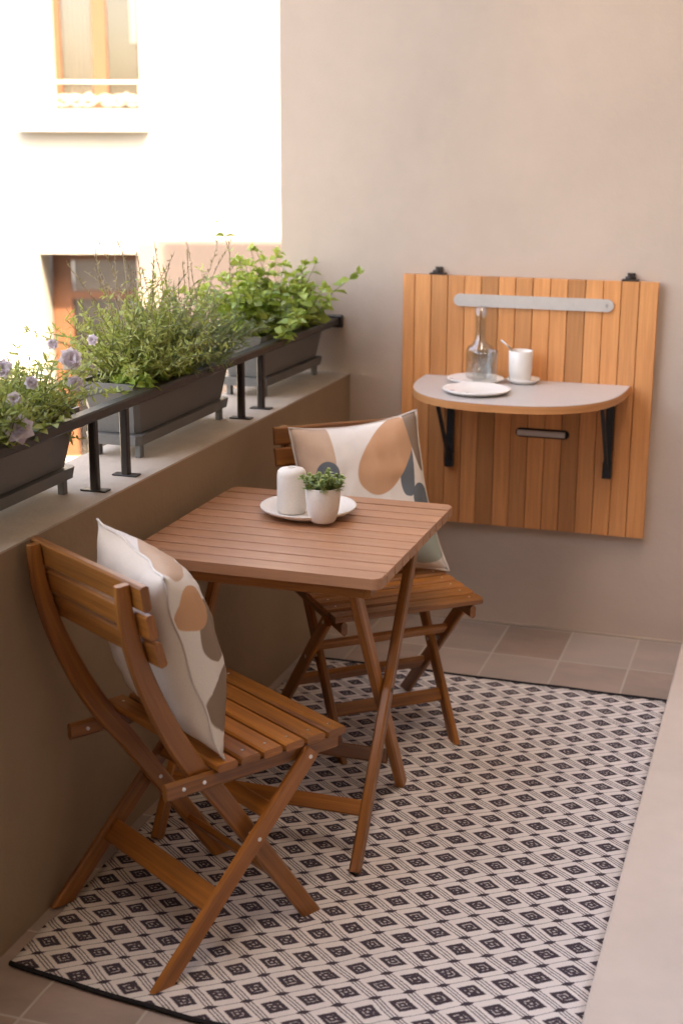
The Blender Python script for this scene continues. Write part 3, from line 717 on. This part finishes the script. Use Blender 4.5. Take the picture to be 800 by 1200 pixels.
m_ = MB(); m_.lathe([(0,0),(.026,0),(.031,.005),(.038,.03),(.0415,.06),(.0415,.083),(.040,.086),(.037,.085),(.0365,.072),(0,.0715)], (0,0,0), 44); m_.build('pot', M['stoneware'], pt)
m_ = MB(); m_.lathe([(.0360,.0722),(0,.0765)], (0,0,0), 24); m_.build('soil', M['soil'], pt)
m_ = MB()
for q in range(60):
    a = random.random()*6.28; r_ = .034*math.sqrt(random.random()); base_ = Vector((r_*math.cos(a), r_*math.sin(a), .074)); d = Vector((base_.x*16, base_.y*16, 1.0))+rv(.15)
    L = random.uniform(.008, .044); tip = base_ + d.normalized()*L; rr = random.random()
    m_.tube([base_, tip], .0012, 4, rr, False)
    for ly in range(3):
        for k in range(6):
            an = k*1.05+ly*.5; dd = Vector((math.cos(an), math.sin(an), .35+ly*.8)); leaf(m_, tip-Vector((0,0,.003*(2-ly))), dd, Vector((0,0,1))+rv(.2), random.uniform(.010,.015)*(1-.2*ly), .0085, min(1,.25*rr+.25*ly+random.random()*.5), .15, 0, 2)
m_.build('foliage', M['succulent'], pt)

# ---------------------------------------------------------------- wall table
wt = empty('wall_table', (.6, -.0, 0), label='square orange wood plank panel hung on the far wall with a half-round fold-down table', cat='folding table'); WT = Vector(wt.location)
def wp(name, mb, mat, par=None): o = mb.build(name, mat, par or wt); o.location = -WT if par is None else (0,0,0); return o
PX0, PX1, PZ0, PZ1 = .190, 1.006, .353, 1.172
edges = [PX0, PX0+.040]; 
while len(edges) < 15: edges.append(edges[-1]+(PX1-PX0-.040-.058)/13)
edges.append(PX1)
m_ = MB()
for i in range(15): m_.cbox((edges[i]+.0009, -.033, PZ0), (edges[i+1]-.0009, -.012, PZ1), .0018, axis=2)
wp('plank_panel', m_, M['panel'])
m_ = MB()
for z_ in (PZ0+.09, (PZ0+PZ1)/2, PZ1-.09): m_.box((PX0+.02, -.0118, z_-.03), (PX1-.02, -.0005, z_+.03))
wp('back_batten', m_, M['teak'])
ZT = .848
m_ = MB(); pts = []
for i in range(49):
    a = math.pi*i/48; cx_, sy_ = math.cos(a), math.sin(a)
    pts.append((.6045-.331*math.copysign(abs(cx_)**(2/2.45), cx_), -.0345-.445*abs(sy_)**(2/2.9)))
m_.poly(pts, ZT-.002, ZT, .5); top = wp('table_top', m_, M['laminate'])
m_ = MB(); pts2 = [(.6045+(x_-.6045)*1.004, y_ if y_ > -.035 else -.0345+(y_+.0345)*1.004) for x_, y_ in pts]; m_.poly(pts2, ZT-.024, ZT-.0021, .5)
m_.uv = [[(m_.v[q][0]+m_.v[q][1]*.5, m_.v[q][2]*3) for q in f] for f in m_.f]; m_.build('wood_edge', M['panel'], top)
for x_ in (.362, .880):
    m_ = MB(); m_.cbox((x_-.012, -.052, .555), (x_+.012, -.0335, ZT-.0255), .002, axis=2)
    m_.cbox((x_-.014, -.060, .548), (x_+.014, -.0338, .60), .003, axis=2)
    m_.cbox((x_-.008, -.26, ZT-.034), (x_+.008, -.053, ZT-.0255), .001, axis=1)
    m_.beam([(x_, -.056, .575), (x_, -.245, ZT-.030)], (1,0,0), .012, .009, .001)
    m_.tube([(x_-.013, -.245, ZT-.036), (x_+.013, -.245, ZT-.036)], .006, 10)
    wp('bracket', m_, M['black'])
m_ = MB(); pts = []; SX0, SX1, SZ, SR = .362, .872, 1.096, .0195
for i in range(13): a = math.pi/2+math.pi*i/12; pts.append((SX0+SR+SR*math.cos(a), SZ+SR*math.sin(a)))
for i in range(13): a = -math.pi/2+math.pi*i/12; pts.append((SX1-SR+SR*math.cos(a), SZ+SR*math.sin(a)))
def xz_prism(mb, pts, y0, y1):
    k = len(mb.v); n = len(pts)
    for y_ in (y0, y1):
        for x_, z_ in pts: mb.v.append(Vector((x_, y_, z_)))
    mb.face([k+i for i in range(n)]); mb.face([k+n+i for i in range(n)][::-1])
    for i in range(n): j = (i+1) % n; mb.face((k+j, k+i, k+n+i, k+n+j))
xz_prism(m_, pts, -.040, -.0335); st = wp('grey_strip', m_, M['strip'])
m_ = MB()
for x_ in (SX0+.022, SX1-.022, .617, .49, .745):
    m_ = MB(); m_.tube([(x_, -.0415, SZ), (x_, -.0398, SZ)], .0042, 12); m_.build('screw', M['steel'], st)
m_ = MB(); hx0, hx1, hz, hr = .578, .752, .676, .0150; pts = []
for i in range(13): a = math.pi/2+math.pi*i/12; pts.append((hx0+hr+hr*math.cos(a), hz+hr*math.sin(a)))
for i in range(13): a = -math.pi/2+math.pi*i/12; pts.append((hx1-hr+hr*math.cos(a), hz+hr*math.sin(a)))
xz_prism(m_, pts, -.0352, -.0328); hd = wp('handle', m_, M['dark'])
m_ = MB(); m_.cbox((hx0+.006, -.045, hz-.0095), (hx1-.013, -.0355, hz+.0095), .004, axis=0); m_.build('grip', M['strip'], hd)
for x_ in (.303, .917):
    m_ = MB(); m_.cbox((x_-.026, -.030, PZ1+.0005), (x_+.026, -.006, PZ1+.006), .0015, axis=0); m_.cbox((x_-.008, -.020, PZ1+.006), (x_+.008, -.008, PZ1+.018), .002, axis=2)
    m_.tube([(x_-.016, -.018, PZ1+.010), (x_+.016, -.018, PZ1+.010)], .0045, 10); m_.tube([(x_, -.026, PZ1+.016), (x_, -.0005, PZ1+.016)], .005, 10); m_.cbox((x_-.012, -.007, PZ1-.003), (x_+.012, -.0006, PZ1+.024), .001, axis=2)
    wp('hook', m_, M['iron'])

# crockery on the half-round table
pp = lambda R_: [(0,0),(R_*.72,0),(R_*.76,.002),(R_*.97,.010),(R_,.013),(R_*.99,.0155),(R_*.9,.0145),(R_*.75,.009),(0,.0085)]
ZC = ZT+.0006
lathed('plate', pp(.104), (.507, -.312, ZC), M['ceramic'], 'white plate at the front of the half-round table, nearest of the white dishes', 'plate', .004, 'white plates on the half-round table')
lathed('plate', pp(.090), (.462, -.132, ZC+.0002), M['ceramic'], 'white plate under the glass tumbler and carafe on the half-round table', 'plate', .004, 'white plates on the half-round table')
lathed('saucer', pp(.052), (.608, -.094, ZC), M['ceramic'], 'small white saucer under the white cup', 'saucer')
CC = (.578, -.115, ZC+.0095)
cu = MB(); cu.lathe([(0,0),(.030,0),(.033,.003),(.0365,.03),(.038,.093),(.0370,.094),(.0355,.092),(.0335,.03),(.031,.008),(0,.006)], (0,0,0), 48)
cup = empty('cup', (.598, -.098, ZC+.0095), label='tall white handleless cup on its saucer beside the glassware', cat='cup'); cu.build('cup_body', M['ceramic'], cup)
cu = MB(); cu.lathe([(.0353,.078),(0,.0782)], (0,0,0), 24); cu.build('coffee', plain('milky_coffee', (.30,.17,.08), .3), cup)
sp = MB(); a0 = Vector((.598,-.098,ZC+.0095)); sp.tube([a0+Vector((.012,0,.02)), a0+Vector((-.034,-.006,.101)), a0+Vector((-.062,-.012,.125))], [.003,.0025,.0035], 8); tag(sp.build('spoon', M['steel'], origin=a0), 'metal spoon leaning out of the white cup', 'spoon')
def shell(prof, th=.0018):
    inner = [(max(0, r_-th), z_) for r_, z_ in prof if z_ > prof[0][1]+.004]
    return prof + [(max(.0, prof[-1][0]-th), prof[-1][1])] + inner[::-1][1:] + [(0, prof[0][1]+.006)]
KC = (.468, -.105, ZC+.0095)
m_ = MB(); m_.lathe(shell([(0,0),(.036,0),(.042,.004),(.0445,.02),(.0445,.088),(.040,.101),(.026,.110),(.0185,.122),(.016,.150),(.0175,.190),(.0215,.226)], .0015), (0,0,0), 48)
ca = empty('carafe', KC, label='clear glass carafe with a long narrow neck on the rear plate', cat='carafe'); m_.build('glass_body', M['thin_glass'], ca)
m_ = MB(); m_.lathe(shell([(0,0),(.035,0),(.038,.003),(.0405,.09),(.0410,.097)], .002), (0,0,0), 48)
tg = empty('tumbler', (.500, -.176, ZC+.0115), label='clear glass tumbler standing in front of the carafe', cat='glass'); m_.build('glass_wall', M['thin_glass'], tg)
